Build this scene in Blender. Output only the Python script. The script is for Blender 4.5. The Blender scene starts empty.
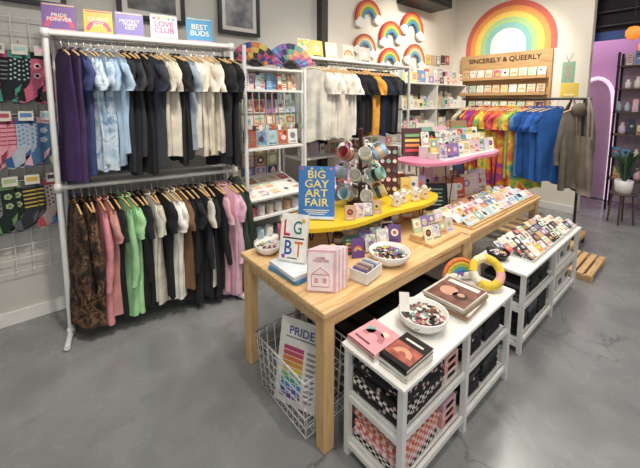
import bpy, math, random
from mathutils import Vector, Matrix
R=random.Random(11)
pi=math.pi
# ---------------------------------------------------------------- materials
def lin(h):
    h=h.lstrip('#'); c=[int(h[i:i+2],16)/255 for i in (0,2,4)]
    return tuple([(x/12.92 if x<=.04045 else ((x+.055)/1.055)**2.4) for x in c])
_mc={}
def mat(h,rough=.6,metal=0.0,var=.10,scale=18,emit=0,bump=0,trans=0):
    k=(h,rough,metal,var,scale,emit,bump,trans)
    if k in _mc: return _mc[k]
    m=bpy.data.materials.new('mat_'+h.strip('#')); m.use_nodes=True
    nt=m.node_tree; b=nt.nodes['Principled BSDF']; c=lin(h)
    tc=nt.nodes.new('ShaderNodeTexCoord'); n=nt.nodes.new('ShaderNodeTexNoise'); n.inputs['Scale'].default_value=scale
    n.inputs['Detail'].default_value=3
    nt.links.new(tc.outputs['Object'],n.inputs['Vector'])
    r=nt.nodes.new('ShaderNodeValToRGB')
    r.color_ramp.elements[0].position=.3; r.color_ramp.elements[1].position=.7
    r.color_ramp.elements[0].color=(*[x*(1-var) for x in c],1); r.color_ramp.elements[1].color=(*[min(1,x*(1+var)) for x in c],1)
    nt.links.new(n.outputs['Fac'],r.inputs['Fac']); nt.links.new(r.outputs['Color'],b.inputs['Base Color'])
    b.inputs['Roughness'].default_value=rough; b.inputs['Metallic'].default_value=metal
    if trans: b.inputs['Transmission Weight'].default_value=trans
    if emit:
        b.inputs['Emission Color'].default_value=(*c,1); b.inputs['Emission Strength'].default_value=emit
    if bump:
        bp=nt.nodes.new('ShaderNodeBump'); bp.inputs['Strength'].default_value=bump; bp.inputs['Distance'].default_value=.01
        nt.links.new(n.outputs['Fac'],bp.inputs['Height']); nt.links.new(bp.outputs['Normal'],b.inputs['Normal'])
    _mc[k]=m; return m
def cloth(h): return mat(h,.92,0,.2,9,0,.3)
def ramp_mat(name,cols,kind='noise',scale=4,rough=.9,detail=3,dist=0,const=False,vec=(1,1,1),bump=0):
    m=bpy.data.materials.new(name); m.use_nodes=True
    nt=m.node_tree; b=nt.nodes['Principled BSDF']
    tc=nt.nodes.new('ShaderNodeTexCoord'); mp=nt.nodes.new('ShaderNodeMapping'); mp.inputs['Scale'].default_value=vec
    nt.links.new(tc.outputs['Object'],mp.inputs['Vector'])
    if kind=='noise':
        n=nt.nodes.new('ShaderNodeTexNoise'); n.inputs['Scale'].default_value=scale; n.inputs['Detail'].default_value=detail
        n.inputs['Distortion'].default_value=dist; out=n.outputs['Fac']
    elif kind=='vor':
        n=nt.nodes.new('ShaderNodeTexVoronoi'); n.inputs['Scale'].default_value=scale; out=n.outputs['Distance']
    elif kind=='check':
        n=nt.nodes.new('ShaderNodeTexChecker'); n.inputs['Scale'].default_value=scale; out=n.outputs['Fac']
    nt.links.new(mp.outputs['Vector'],n.inputs['Vector'])
    r=nt.nodes.new('ShaderNodeValToRGB'); e=r.color_ramp.elements
    if const: r.color_ramp.interpolation='CONSTANT'
    while len(e)<len(cols): e.new(.5)
    for i,(p,h) in enumerate(cols): e[i].position=p; e[i].color=(*lin(h),1)
    nt.links.new(out,r.inputs['Fac']); nt.links.new(r.outputs['Color'],b.inputs['Base Color'])
    b.inputs['Roughness'].default_value=rough
    if bump:
        bp=nt.nodes.new('ShaderNodeBump'); bp.inputs['Strength'].default_value=bump; bp.inputs['Distance'].default_value=.01
        nt.links.new(out,bp.inputs['Height']); nt.links.new(bp.outputs['Normal'],b.inputs['Normal'])
    return m
WOOD=ramp_mat('pine_wood',[(.25,'#c0945f'),(.45,'#dab27d'),(.6,'#e5c391'),(.8,'#cfa470')],'noise',3,.4,6,.6,vec=(1.2,14,14))
WOODV=ramp_mat('pine_wood_leg',[(.25,'#c0945f'),(.5,'#dcb680'),(.8,'#cfa470')],'noise',3,.45,6,.6,vec=(14,14,1.2))
PLY=ramp_mat('plywood_panel',[(.3,'#b08a5e'),(.5,'#c9a374'),(.7,'#bb9465')],'noise',2.5,.6,6,.5,vec=(1,1,9))
CAMO=ramp_mat('camo_cloth',[(0,'#241b17'),(.42,'#4a3529'),(.5,'#77583f'),(.57,'#332620'),(.66,'#8a6a50')],'noise',14,.9,2,.4,const=True)
TIEB=ramp_mat('tie_dye_blue',[(.3,'#6f8fb0'),(.45,'#a9bfd4'),(.55,'#d5dfe8'),(.7,'#8ba5c0')],'noise',9,.9,3,1.5)
RAINB=ramp_mat('tie_dye_rainbow',[(.30,'#8b3fa0'),(.38,'#cc4450'),(.46,'#e48a40'),(.53,'#ecd050'),(.59,'#7cb860'),(.67,'#4a8cc4'),(.75,'#5b4fa4')],'noise',2.6,.9,2,1.6)
FLOR=ramp_mat('black_floral_cloth',[(0,'#e4d4d6'),(.18,'#b86a76'),(.25,'#ccc8c4'),(.29,'#1b1a1e'),(1,'#121216')],'vor',32,.85,const=True)
CHK=ramp_mat('red_check_cloth',[(0,'#cc6450'),(.5,'#eccac0')],'check',52,.8,const=True)
PCHK=ramp_mat('pink_check_cloth',[(0,'#d88a98'),(.5,'#f0dcd8')],'check',52,.8,const=True)
BCHK=ramp_mat('black_check_cloth',[(0,'#1c1c20'),(.5,'#d8d4cc')],'check',52,.8,const=True)
WHITE=mat('#e9e8e4',.45,0,.03); WHM=mat('#e4e4e2',.35,0,.03); BLK=mat('#121214',.4,0,.1); CHROME=mat('#b8babc',.25,1,.03)
CER=mat('#efeeea',.18,0,.03)
def floor_mat():
    m=bpy.data.materials.new('polished_concrete'); m.use_nodes=True; nt=m.node_tree; N=nt.nodes.new; L=nt.links.new
    b=nt.nodes['Principled BSDF']; tc=N('ShaderNodeTexCoord')
    def noise(s,dt,ro,di=0):
        n=N('ShaderNodeTexNoise'); n.inputs['Scale'].default_value=s; n.inputs['Detail'].default_value=dt; n.inputs['Roughness'].default_value=ro; n.inputs['Distortion'].default_value=di
        L(tc.outputs['Object'],n.inputs['Vector']); return n
    def ramp(src,p0,c0,p1,c1):
        r=N('ShaderNodeValToRGB'); e=r.color_ramp.elements; e[0].position=p0; e[1].position=p1; e[0].color=(*c0,1); e[1].color=(*c1,1); L(src,r.inputs['Fac']); return r.outputs['Color']
    def mul(a,c):
        x=N('ShaderNodeMixRGB'); x.blend_type='MULTIPLY'; x.inputs['Fac'].default_value=1; L(a,x.inputs['Color1']); L(c,x.inputs['Color2']); return x.outputs['Color']
    n1=noise(.9,7,.55,.5); n2=noise(3.2,6,.6,.6); n3=noise(1.7,8,.62,1.6)
    c=ramp(n1.outputs['Fac'],.32,lin('#787b7d'),.68,lin('#9c9e9d'))
    c=mul(c,ramp(n2.outputs['Fac'],.36,(.86,.865,.87),.62,(1.03,1.03,1.02)))
    c=mul(c,ramp(n3.outputs['Fac'],.28,(.66,.66,.65),.42,(1,1,1)))
    va=N('ShaderNodeVectorMath'); va.operation='MULTIPLY_ADD'; L(n1.outputs['Color'],va.inputs[0]); va.inputs[1].default_value=(1.2,1.2,1.2); L(tc.outputs['Object'],va.inputs[2])
    v=N('ShaderNodeTexVoronoi'); v.feature='DISTANCE_TO_EDGE'; v.inputs['Scale'].default_value=.4; L(va.outputs['Vector'],v.inputs['Vector'])
    c=mul(c,ramp(v.outputs['Distance'],0,(.6,.6,.6),.004,(1,1,1)))
    L(c,b.inputs['Base Color'])
    rr=N('ShaderNodeMapRange'); rr.inputs['To Min'].default_value=.14; rr.inputs['To Max'].default_value=.38
    L(n2.outputs['Fac'],rr.inputs['Value']); L(rr.outputs['Result'],b.inputs['Roughness'])
    b.inputs['Coat Weight'].default_value=.25; b.inputs['Coat Roughness'].default_value=.18
    return m
# ---------------------------------------------------------------- builder
def FR(o,ang,tilt=0,roll=0):
    a=math.radians(ang); t=math.radians(tilt)
    n=Vector((math.cos(a),math.sin(a),0)); r=Vector((-math.sin(a),math.cos(a),0)); z=Vector((0,0,1))
    up=z*math.cos(t)-n*math.sin(t); nn=n*math.cos(t)+z*math.sin(t)
    M=Matrix(((r.x,up.x,nn.x,o[0]),(r.y,up.y,nn.y,o[1]),(r.z,up.z,nn.z,o[2]),(0,0,0,1)))
    if roll: M=M@Matrix.Rotation(math.radians(roll),4,'Z')
    return M
T=Matrix.Translation
def RZ(o,deg): return T(o)@Matrix.Rotation(math.radians(deg),4,'Z')
class B:
    def __init__(s,name): s.name=name; s.v=[]; s.f=[]; s.mi=[]; s.ms=[]; s.sm=[]
    def add(s,vs,fs,m,M=None,smooth=False):
        if m not in s.ms: s.ms.append(m)
        i=s.ms.index(m); o=len(s.v)
        for p in vs:
            p=Vector(p); s.v.append(tuple(M@p if M is not None else p))
        for f in fs: s.f.append([o+k for k in f]); s.mi.append(i); s.sm.append(smooth)
    def box(s,c,d,m,M=None,bev=0):
        x,y,z=[k/2 for k in d]
        if bev<=0 or min(x,y,z)<=bev*1.01:
            vs=[(c[0]+i*x,c[1]+j*y,c[2]+k*z) for i in(-1,1) for j in(-1,1) for k in(-1,1)]
            s.add(vs,[(0,1,3,2),(4,6,7,5),(0,4,5,1),(2,3,7,6),(0,2,6,4),(1,5,7,3)],m,M)
        else:
            def ring(dx,dy,zz,b):
                return [(c[0]+a,c[1]+e,c[2]+zz) for a,e in ((-dx+b,-dy),(dx-b,-dy),(dx,-dy+b),(dx,dy-b),(dx-b,dy),(-dx+b,dy),(-dx,dy-b),(-dx,-dy+b))]
            vs=ring(x-bev,y-bev,-z,bev*.5)+ring(x,y,-z+bev,bev)+ring(x,y,z-bev,bev)+ring(x-bev,y-bev,z,bev*.5)
            fs=[tuple(range(7,-1,-1)),tuple(range(24,32))]
            for l in range(3):
                for k in range(8): fs.append((l*8+k,l*8+(k+1)%8,(l+1)*8+(k+1)%8,(l+1)*8+k))
            s.add(vs,fs,m,M)
    def bx(s,x0,x1,y0,y1,z0,z1,m,bev=0,M=None): s.box(((x0+x1)/2,(y0+y1)/2,(z0+z1)/2),(abs(x1-x0),abs(y1-y0),abs(z1-z0)),m,M,bev)
    def tube(s,pts,r,m,n=8,M=None,cap=True,closed=False):
        pts=[Vector(p) for p in pts]; vs=[];fs=[]; K=len(pts)
        rs=r if isinstance(r,(list,tuple)) else [r]*K
        prev=None
        for i,p in enumerate(pts):
            if closed: d=(pts[(i+1)%K]-pts[i-1])
            else: d=(pts[min(i+1,K-1)]-pts[max(i-1,0)])
            d.normalize()
            if prev is None:
                a=Vector((0,0,1)) if abs(d.z)<.9 else Vector((1,0,0))
                u=d.cross(a).normalized()
            else:
                u=(prev-d*prev.dot(d)).normalized()
            prev=u; w=d.cross(u)
            for k in range(n):
                a=2*pi*k/n; vs.append(p+(u*math.cos(a)+w*math.sin(a))*rs[i])
        for i in range(K if closed else K-1):
            j=(i+1)%K
            for k in range(n): fs.append((i*n+k,i*n+(k+1)%n,j*n+(k+1)%n,j*n+k))
        s.add(vs,fs,m,M,True)
        if cap and not closed: s.add(vs[:n],[tuple(range(n-1,-1,-1))],m,M); s.add(vs[-n:],[tuple(range(n))],m,M)
    def lathe(s,prof,m,c=(0,0,0),n=24,M=None):
        vs=[];fs=[]
        for r,z in prof:
            for k in range(n):
                a=2*pi*k/n; vs.append((c[0]+r*math.cos(a),c[1]+r*math.sin(a),c[2]+z))
        for i in range(len(prof)-1):
            for k in range(n): fs.append((i*n+k,i*n+(k+1)%n,(i+1)*n+(k+1)%n,(i+1)*n+k))
        s.add(vs,fs,m,M,True)
    def poly(s,pts,th,m,M=None,z=0):
        n=len(pts)
        vs=[(x,y,z) for x,y in pts]+[(x,y,z+th) for x,y in pts]
        fs=[tuple(range(n-1,-1,-1)),tuple(range(n,2*n))]+[(k,(k+1)%n,n+(k+1)%n,n+k) for k in range(n)]
        s.add(vs,fs,m,M)
    def disc(s,x,y,r,th,m,M=None,z=0,n=14): s.poly([(x+r*math.cos(2*pi*k/n),y+r*math.sin(2*pi*k/n)) for k in range(n)],th,m,M,z)
    def arc(s,x,y,ri,ro,m,M=None,th=.001,z=0,a0=0,a1=pi,n=16):
        A=[a0+(a1-a0)*k/n for k in range(n+1)]
        vs=[];fs=[]
        for zz in (z,z+th):
            for rr in (ri,ro):
                for a in A: vs.append((x+rr*math.cos(a),y+rr*math.sin(a),zz))
        q=n+1
        for k in range(n):
            fs+= [(2*q+k,3*q+k,3*q+k+1,2*q+k+1),(k,k+1,q+k+1,q+k),(q+k,q+k+1,3*q+k+1,3*q+k),(k,2*q+k,2*q+k+1,k+1)]
        fs+=[(0,q,3*q,2*q),(q-1,3*q-1,4*q-1,2*q-1)]
        s.add(vs,fs,m,M)
    def sph(s,c,r,m,M=None,n=12,k=8,sc=(1,1,1)):
        vs=[];fs=[]
        for i in range(k+1):
            a=pi*i/k
            for j in range(n):
                b=2*pi*j/n; vs.append((c[0]+r*sc[0]*math.sin(a)*math.cos(b),c[1]+r*sc[1]*math.sin(a)*math.sin(b),c[2]+r*sc[2]*math.cos(a)))
        for i in range(k):
            for j in range(n): fs.append((i*n+j,(i+1)*n+j,(i+1)*n+(j+1)%n,i*n+(j+1)%n))
        s.add(vs,fs,m,M,True)
    def done(s):
        me=bpy.data.meshes.new(s.name); me.from_pydata(s.v,[],s.f)
        for m in s.ms: me.materials.append(m)
        me.polygons.foreach_set('material_index',s.mi); me.polygons.foreach_set('use_smooth',s.sm)
        me.update(); o=bpy.data.objects.new(s.name,me); bpy.context.collection.objects.link(o); return o
_tx={}
def text_geo(t):
    if t in _tx: return _tx[t]
    c=bpy.data.curves.new('t','FONT'); c.body=t; c.align_x='CENTER'; c.align_y='CENTER'; c.extrude=.01; c.offset=.012; c.resolution_u=3; c.space_line=.85
    o=bpy.data.objects.new('t',c); bpy.context.collection.objects.link(o)
    dg=bpy.context.evaluated_depsgraph_get(); me=bpy.data.meshes.new_from_object(o.evaluated_get(dg))
    vs=[tuple(v.co) for v in me.vertices]; fs=[tuple(p.vertices) for p in me.polygons]
    bpy.data.objects.remove(o); bpy.data.curves.remove(c); bpy.data.meshes.remove(me)
    w=max(v[0] for v in vs)-min(v[0] for v in vs); h=max(v[1] for v in vs)-min(v[1] for v in vs)
    cy=(max(v[1] for v in vs)+min(v[1] for v in vs))/2
    _tx[t]=([(v[0],v[1]-cy,v[2]) for v in vs],fs,w,h); return _tx[t]
def txt(b,M,t,x,y,w,m,z=.0,h=None,th=.001):
    vs,fs,tw,hh=text_geo(t); k=w/tw; ky=k if h is None else h/hh
    b.add([(v[0]*k+x,v[1]*ky+y,z+(v[2]+.01)*th/.02) for v in vs],fs,m,M)
RBC=['#d8585a','#e8985a','#ecd070','#7cb878','#6a9cd0','#9474b4']
PAL=['#cf6f84','#ecc0ca','#e4c870','#8ab4a4','#6a98c4','#9480b4','#c8644c','#f2ede4','#26272c','#b8d0dc','#d4ac86','#bfcb98','#dacce2','#f0e6c6','#f5f2ec','#ece4d6','#36465a','#b09070','#f4f0e8','#e0d4c4','#5a3a40']
LIGHT=['#f2ede4','#f5f2ec','#ece4d6','#f0e6c6','#ecc0ca','#b8d0dc','#dacce2','#e0d4c4','#d4ac86']
def card(b,M,w,h,bg=None,st=None,th=.004,frame=None):
    bg=bg or (R.choice(LIGHT) if R.random()<.3 else R.choice(PAL)); st=st or R.choice(['arc','bands','disc','lines','blob','star','blob','disc','photo','photo'])
    b.box((0,h/2,-th/2),(w,h,th),mat(bg,.4,0,.04),M)
    def col():
        c=R.choice(PAL)
        while c==bg: c=R.choice(PAL)
        return mat(c,.45,0,.04)
    e=.0006
    if st=='arc':
        ro=w*.38
        for i in range(4): b.arc(0,h*.35,ro*(.85-.2*i),ro*(1-.2*i)+.0001,mat(RBC[i],.5,0,.04),M,e,0,n=8)
    elif st=='bands':
        for i in range(4): b.box((0,h*(.2+.18*i),e/2),(w*.76,h*.1,e),mat(RBC[i],.5,0,.04),M)
    elif st=='disc':
        b.disc(0,h*.55,w*.3,e,col(),M); b.disc(0,h*.55,w*.16,e*2,col(),M); b.box((0,h*.14,e/2),(w*.6,h*.07,e),col(),M)
    elif st=='lines':
        c=col()
        for i in range(5): b.box((0,h*(.22+.14*i),e/2),(w*R.uniform(.4,.8),h*.05,e),c,M)
    elif st=='blob':
        c=col(); b.box((0,h*.62,e/2),(w*.8,h*.5,e),c,M); b.disc(0,h*.6,w*.2,e*2,col(),M,n=7); b.box((0,h*.2,e/2),(w*.5,h*.08,e),col(),M)
    elif st=='photo':
        b.box((0,h*.5,e/2),(w*.9,h*.9,e),mat(R.choice(PAL),.4,0,.6,45),M); b.disc(R.uniform(-.1,.1)*w,h*.45,w*.25,e*2,col(),M,n=9); b.disc(R.uniform(-.2,.2)*w,h*.7,w*.13,e*2.5,col(),M,n=9); b.box((0,h*.14,e),(w*.7,h*.07,e*2),col(),M)
    elif st=='star':
        c=col(); b.poly([(w*.36*(1 if k%2==0 else .42)*math.sin(pi*k/5),h*.55+w*.36*(1 if k%2==0 else .42)*math.cos(pi*k/5)) for k in range(10)][::-1],e,c,M)
        b.box((0,h*.13,e/2),(w*.7,h*.06,e),col(),M)
def mug(b,c,ang,m,s=1,M=None,inner=None):
    MM=(M or Matrix())@RZ(c,ang)@Matrix.Scale(s,4)
    b.lathe([(.0,.0),(.036,.0),(.04,.006),(.041,.09),(.039,.094),(.037,.09),(.036,.01),(0,.01)],m,n=18,M=MM)
    b.tube([(.038,0,.078),(.058,0,.08),(.07,0,.064),(.07,0,.04),(.058,0,.022),(.038,0,.02)],.006,m,6,MM)
def bowl(b,x,y,z,r,h,m):
    b.lathe([(0,0),(r*.55,0),(r*.62,.004),(r*.9,h*.5),(r,h),(r*.97,h+.004),(r*.93,h),(r*.83,h*.5),(r*.5,.012),(0,.012)],m,(x,y,z),28)
def pins(b,x,y,z,r,n,cols=PAL,rz=.02):
    for i in range(n):
        a=R.uniform(0,2*pi); q=r*math.sqrt(R.random()); hh=z+rz*(1-(q/r)**2)+R.uniform(0,.008)
        M=T((x+q*math.cos(a),y+q*math.sin(a),hh))@Matrix.Rotation(R.uniform(-.5,.5),4,'X')@Matrix.Rotation(R.uniform(-.5,.5),4,'Y')
        b.disc(0,0,R.uniform(.009,.015),.004,mat(R.choice(cols),.3,0,.04),M,n=9)
# ---------------------------------------------------------------- garments
def garment(b,M,m,L=.75,W=.23,sl='short',th=.026,hood=False,trim=None,hang=True,flare=1.0,pr=None):
    ph=R.uniform(0,6); ph2=R.uniform(0,6); nu=40; nv=12; vs=[];fs=[]
    for j in range(nv+1):
        v=j/nv
        w=W*(.93+.05*math.sin(v*3))*(1+(flare-1)*v)*(1-.10*math.sin(min(1,v*2)*pi*.5)); d=.012+th*(v**.5)
        for i in range(nu):
            a=2*pi*i/nu; x=w*math.cos(a); s=x/w
            sy=math.sin(a); y=d*(abs(sy)**.7)*(1 if sy>=0 else -1)
            y+=.022*v*math.sin(s*6+ph)+.012*v*math.sin(s*13+ph2)+.007*math.sin(v*7+s*4+ph)*(v**.5)
            zt=-.075-.075*abs(s)**1.2-(.025 if abs(s)<.3 and sy>0 else 0)
            z=zt*(1-v)+(-L+.018*math.sin(s*4+ph2))*v
            vs.append((x,y,z))
    for j in range(nv):
        for i in range(nu): fs.append((j*nu+i,(j+1)*nu+i,(j+1)*nu+(i+1)%nu,j*nu+(i+1)%nu))
    b.add(vs,fs,m,M,True)
    b.tube([(.075*math.cos(a),.014*math.sin(a),-.082-.012*math.sin(a)) for a in [2*pi*k/10 for k in range(10)]],.006,trim or m,5,M,closed=True)
    if sl!='none':
        sl_l={'short':.22,'long':.58}[sl]
        for sd in (-1,1):
            vs=[];fs=[];nn=14;rows=10
            for j in range(rows+1):
                v=j/rows; tp=.35+.65*min(1,v*4)**.6
                cx=sd*(W*.82+ (.05 if sl=='short' else .03)*v**.6+ .012*math.sin(v*5+ph)); cz=-.165-v*(sl_l-.02); rw=((.078-.010*v) if sl=='short' else (.072-.03*v))
                for i in range(nn):
                    a=2*pi*i/nn
                    vs.append((cx+tp*rw*math.cos(a)*(.65 if sl=='long' else .75),tp*.024*math.sin(a)+.014*v*math.sin(v*6+ph2)+.006*math.sin(v*17+a)*v,cz+ (.05*(1-v)*tp if sd*math.cos(a)<0 else 0) ))
            for j in range(rows):
                for i in range(nn): fs.append((j*nn+i,(j+1)*nn+i,(j+1)*nn+(i+1)%nn,j*nn+(i+1)%nn))
            fs.append(tuple(range(nn)))
            b.add(vs,fs,m,M,True)
            if trim: b.tube([vs[rows*nn+i] for i in range(nn)],.006,trim,5,M,closed=True)
    if hood:
        b.sph((0,-.035,-.10),.1,m,M,sc=(1.1,.45,.75)); b.tube([(-.05,.02,-.1),(-.045,.035,-.28)],.003,WHITE,5,M); b.tube([(.05,.02,-.1),(.045,.035,-.28)],.003,WHITE,5,M)
    if hang:
        hw=WOODV
        b.tube([(0,0,-.08),(0,0,-.03),(.012,0,-.018),(.018,0,0),(.012,0,.014),(0,0,.018),(-.012,0,.012)],.0022,CHROME,5,M)
        b.tube([(-W*.85,0,-.135),(-W*.4,0,-.1),(0,0,-.082),(W*.4,0,-.1),(W*.85,0,-.135)],.007,hw,6,M)
def hang_row(name,p0,p1,z,items,yaw=18,jit=7):
    b=B(name); n=len(items); p0=Vector(p0);p1=Vector(p1); d=p1-p0; base=math.degrees(math.atan2(d.y,d.x))+90
    for i,it in enumerate(items):
        p=p0+d*((i+.5)/n)
        M=RZ((p.x,p.y,z),base+yaw+R.uniform(-jit,jit))
        kw=dict(it[1]) if len(it)>1 else {}
        kw['L']=kw.get('L',.84)+R.uniform(-.03,.03)
        mm=it[0] if not isinstance(it[0],str) else cloth(it[0])
        garment(b,M,mm,**kw)
    return b.done()
# ================================================================ ROOM
b=B('floor'); b.bx(-3.2,9,-3.4,3.6,-.1,0,floor_mat()); b.done()
WL=mat('#c9c6bf',.8,0,.03,3); WB=mat('#efe8da',.8,0,.02,3)
b=B('wall_left'); b.bx(-3.2,2.8,3.4,3.55,0,3.8,WL); b.bx(2.8,9,3.4,3.55,0,3.8,WB); b.done()
b=B('wall_back'); b.bx(6.2,6.34,1.3,3.4,0,3.8,WB); b.done()
b=B('wall_right'); b.bx(-3.2,9,-3.4,-3.25,0,3.8,WL); b.done()
b=B('wall_front'); b.bx(-3.2,-3.05,-3.25,3.4,0,3.8,WL); b.done()
b=B('wall_far'); b.bx(7.5,7.62,-3.25,3.4,0,3.8,mat('#cdaec8',.7,0,.04,2)); b.done()
b=B('ceiling'); b.bx(-3.2,9,-3.4,3.55,3.8,3.9,mat('#4a4a4c',.9,0,.1,3)); b.done()
b=B('baseboard_back'); b.bx(6.18,6.2,1.3,3.38,0,.1,WHITE); b.done()
b=B('baseboard_left'); b.bx(-3.04,6.17,3.38,3.4,0,.1,WHITE); b.done()
b=B('trim_1'); b.bx(2.8,2.9,3.3,3.4,0,3.8,mat('#3a3733',.6)); b.done()
b=B('ventilation_duct'); b.bx(4.4,5.35,3.0,3.4,3.22,3.8,BLK,.01)
for i in range(6): b.bx(4.45,5.3,2.99,3.0,3.28+.06*i,3.30+.06*i,mat('#3a3a3c',.5))
b.done()
b=B('ceiling_beam'); b.bx(6.5,6.8,-1.5,1.75,2.72,3.8,mat('#1a1820',.8)); 
for k in range(5): b.tube([(6.46,-1.5,2.8+.2*k),(6.46,1.7,2.8+.2*k)],.02,mat('#2c2a30',.5),6)
b.bx(6.48,6.52,-1.5,1.75,2.6,2.72,mat('#34508f',.6)); b.done()
b=B('rainbow_wall_mural'); M=FR((6.195,2.44,2.66),180)
for i,c in enumerate(['#d9705f','#eda05a','#f0cd66','#a3c287','#7fb3ad']): 
    ro=.72-.088*i
    b.arc(0,0,ro-.088,ro,mat(c,.8,0,.03),M,.003,0,n=40)
    for sx in (-1,1): b.box((sx*(ro-.044),-.065,.0015),(.088,.13,.003),mat(c,.8,0,.03),M)
b.done()
b=B('greeting_card_wall_display'); b.bx(6.12,6.17,1.75,3.2,.9,2.52,PLY)
M=FR((6.118,2.475,2.41),180); txt(b,M,'SINCERELY & QUEERLY',0,0,1.15,mat('#3a2a1e',.6),.001,None,.004)
for z in (2.09,1.83,1.55,1.25):
    b.bx(6.0,6.12,1.78,3.17,z-.02,z,PLY); b.bx(5.99,6.0,1.78,3.17,z-.02,z+.03,PLY)
    y=1.86
    while y<3.12:
        card(b,FR((6.05,y,z+.001),180,8),.115,.16,R.choice(['#f2e6cc','#f6f2ea','#e7c9a0','#f0d8d0','#c9d8c0'])); y+=.135
b.done()
b=B('hanging_clip_sign'); M=FR((6.19,1.55,2.0),180); card(b,M,.16,.3,'#8fb89a','lines'); b.tube([(6.18,1.55,2.3),(6.18,1.5,2.42),(6.18,1.6,2.42),(6.18,1.55,2.3)],.003,BLK); b.done()
b=B('yellow_wall_print'); card(b,FR((6.19,1.52,1.78),180),.22,.2,'#ecd050','disc'); b.done()
def rainbow_cut(x,z,r,rot,cols):
    b=B('rainbow_cloud_cutout'); M=FR((x,3.37,z),270,0,rot)
    for i,c in enumerate(cols):
        st=r*.62/len(cols); ro=r-st*i; b.arc(0,-.3*r,ro-st,ro,mat(c,.7,0,.03),M,.025,0,n=22)
    for sx in (-1,1):
        for dx,dy,q in ((0,0,.26),(-.18,-.03,.17),(.18,-.03,.17)): b.disc(sx*r*.72+dx*r,-.38*r+dy*r,q*r,.03,mat('#f5f3ee',.8,0,.02),M,.002+abs(dx)*.01)
    b.done()
C1=['#c94a42','#e08a4a','#e8c65a','#6fae6a','#5a8cc4']; C2=['#b9563f','#de9460','#ecd0a4','#96b8b0','#6a8fb8']
rainbow_cut(3.71,2.95,.27,12,C1); rainbow_cut(4.79,2.93,.3,-8,C1); rainbow_cut(3.66,2.50,.23,-6,C2)
rainbow_cut(4.23,2.73,.27,10,C1); rainbow_cut(4.21,2.35,.25,4,C1); rainbow_cut(4.88,2.45,.28,-10,C2)
def poster(x0,x1,z0,z1):
    b=B('framed_poster'); F=BLK; o=-.012
    b.bx(x0,x1,3.375+o,3.39+o,z0,z1,mat('#cfccc6',.3,0,.05))
    for a in ((x0,x1,z0,z0+.035),(x0,x1,z1-.035,z1),(x0,x0+.035,z0+.035,z1-.035),(x1-.035,x1,z0+.035,z1-.035)): b.bx(a[0],a[1],3.36+o,3.39+o,a[2],a[3],F)
    b.bx(x0+.08,x1-.08,3.37+o,3.376+o,z0+.08,z1-.08,mat('#77797c',.3,0,.7,7)); b.done()
poster(-.2,.24,2.43,3.0); poster(.585,1.145,2.43,3.1); poster(1.48,1.95,2.41,3.05)
# ================================================================ CLOTHING RACK 1
A=Vector((.08,2.95)); E=Vector((1.3,2.72)); d=(E-A).normalized(); nrm=Vector((-d.y,d.x))
b=B('clothing_rack')
def pp(t,o,z): q=A+(E-A)*t+nrm*o; return (q.x,q.y,z)
for t in (0,1):
    b.tube([pp(t,0,0),pp(t,0,2.19)],.019,WHM,10)
    b.tube([pp(t,-.2,.03),pp(t,.28,.03)],.019,WHM,10); b.tube([pp(t,.28,0),pp(t,.28,2.19)],.016,WHM,10)
    for z in (1.11,2.17): b.tube([pp(t,0,z),pp(t,.28,z)],.016,WHM,8); b.sph(pp(t,0,z),.03,WHM)
    for z in (.03,1.11,2.17): b.lathe([(.019,-.03),(.026,-.03),(.026,.03),(.019,.03)],WHM,pp(t,0,z),12)
for z in (1.11,2.17): b.tube([pp(0,0,z),pp(1,0,z)],.017,WHM,10); b.tube([pp(0,.28,z),pp(1,.28,z)],.014,WHM,8)
ang=math.degrees(math.atan2(d.y,d.x))
q=A+(E-A)*.5+nrm*.17; b.box((0,0,0),(1.26,.2,.02),WHITE,RZ((q.x,q.y,2.197),ang))
b.done()
up=[('#3b2450',{'sl':'none','L':.97}),('#45305a',{'sl':'none','L':.95}),('#3a4470',{'L':.9}),(TIEB,{'L':.9}),(TIEB,{'L':.87}),(TIEB,{'L':.9}),('#9cb4cb',{'L':.86}),('#a8bfd4',{'L':.84}),
 ('#26282e',{'L':.95}),('#1d1e22',{'L':.95}),('#33363c',{}),('#191a1e',{'L':.94}),('#2c3444',{}),('#3a3c42',{'L':.93}),('#c9c4b8',{}),('#dcd3c2',{}),('#222428',{'L':.93}),('#1c1d20',{'L':.9}),('#9aa6b4',{}),('#e0dbd0',{}),('#e2d8c6',{}),('#e8e4dc',{}),('#d3c8b4',{}),('#d8d2c6',{}),('#1c1d20',{'L':.94}),('#28292e',{'L':.9}),('#1b1c20',{'L':.94})]
p0=A+(E-A)*.05; p1=A+(E-A)*.97
hang_row('hanging_tshirts',p0,p1,2.17-.019,up)
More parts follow.
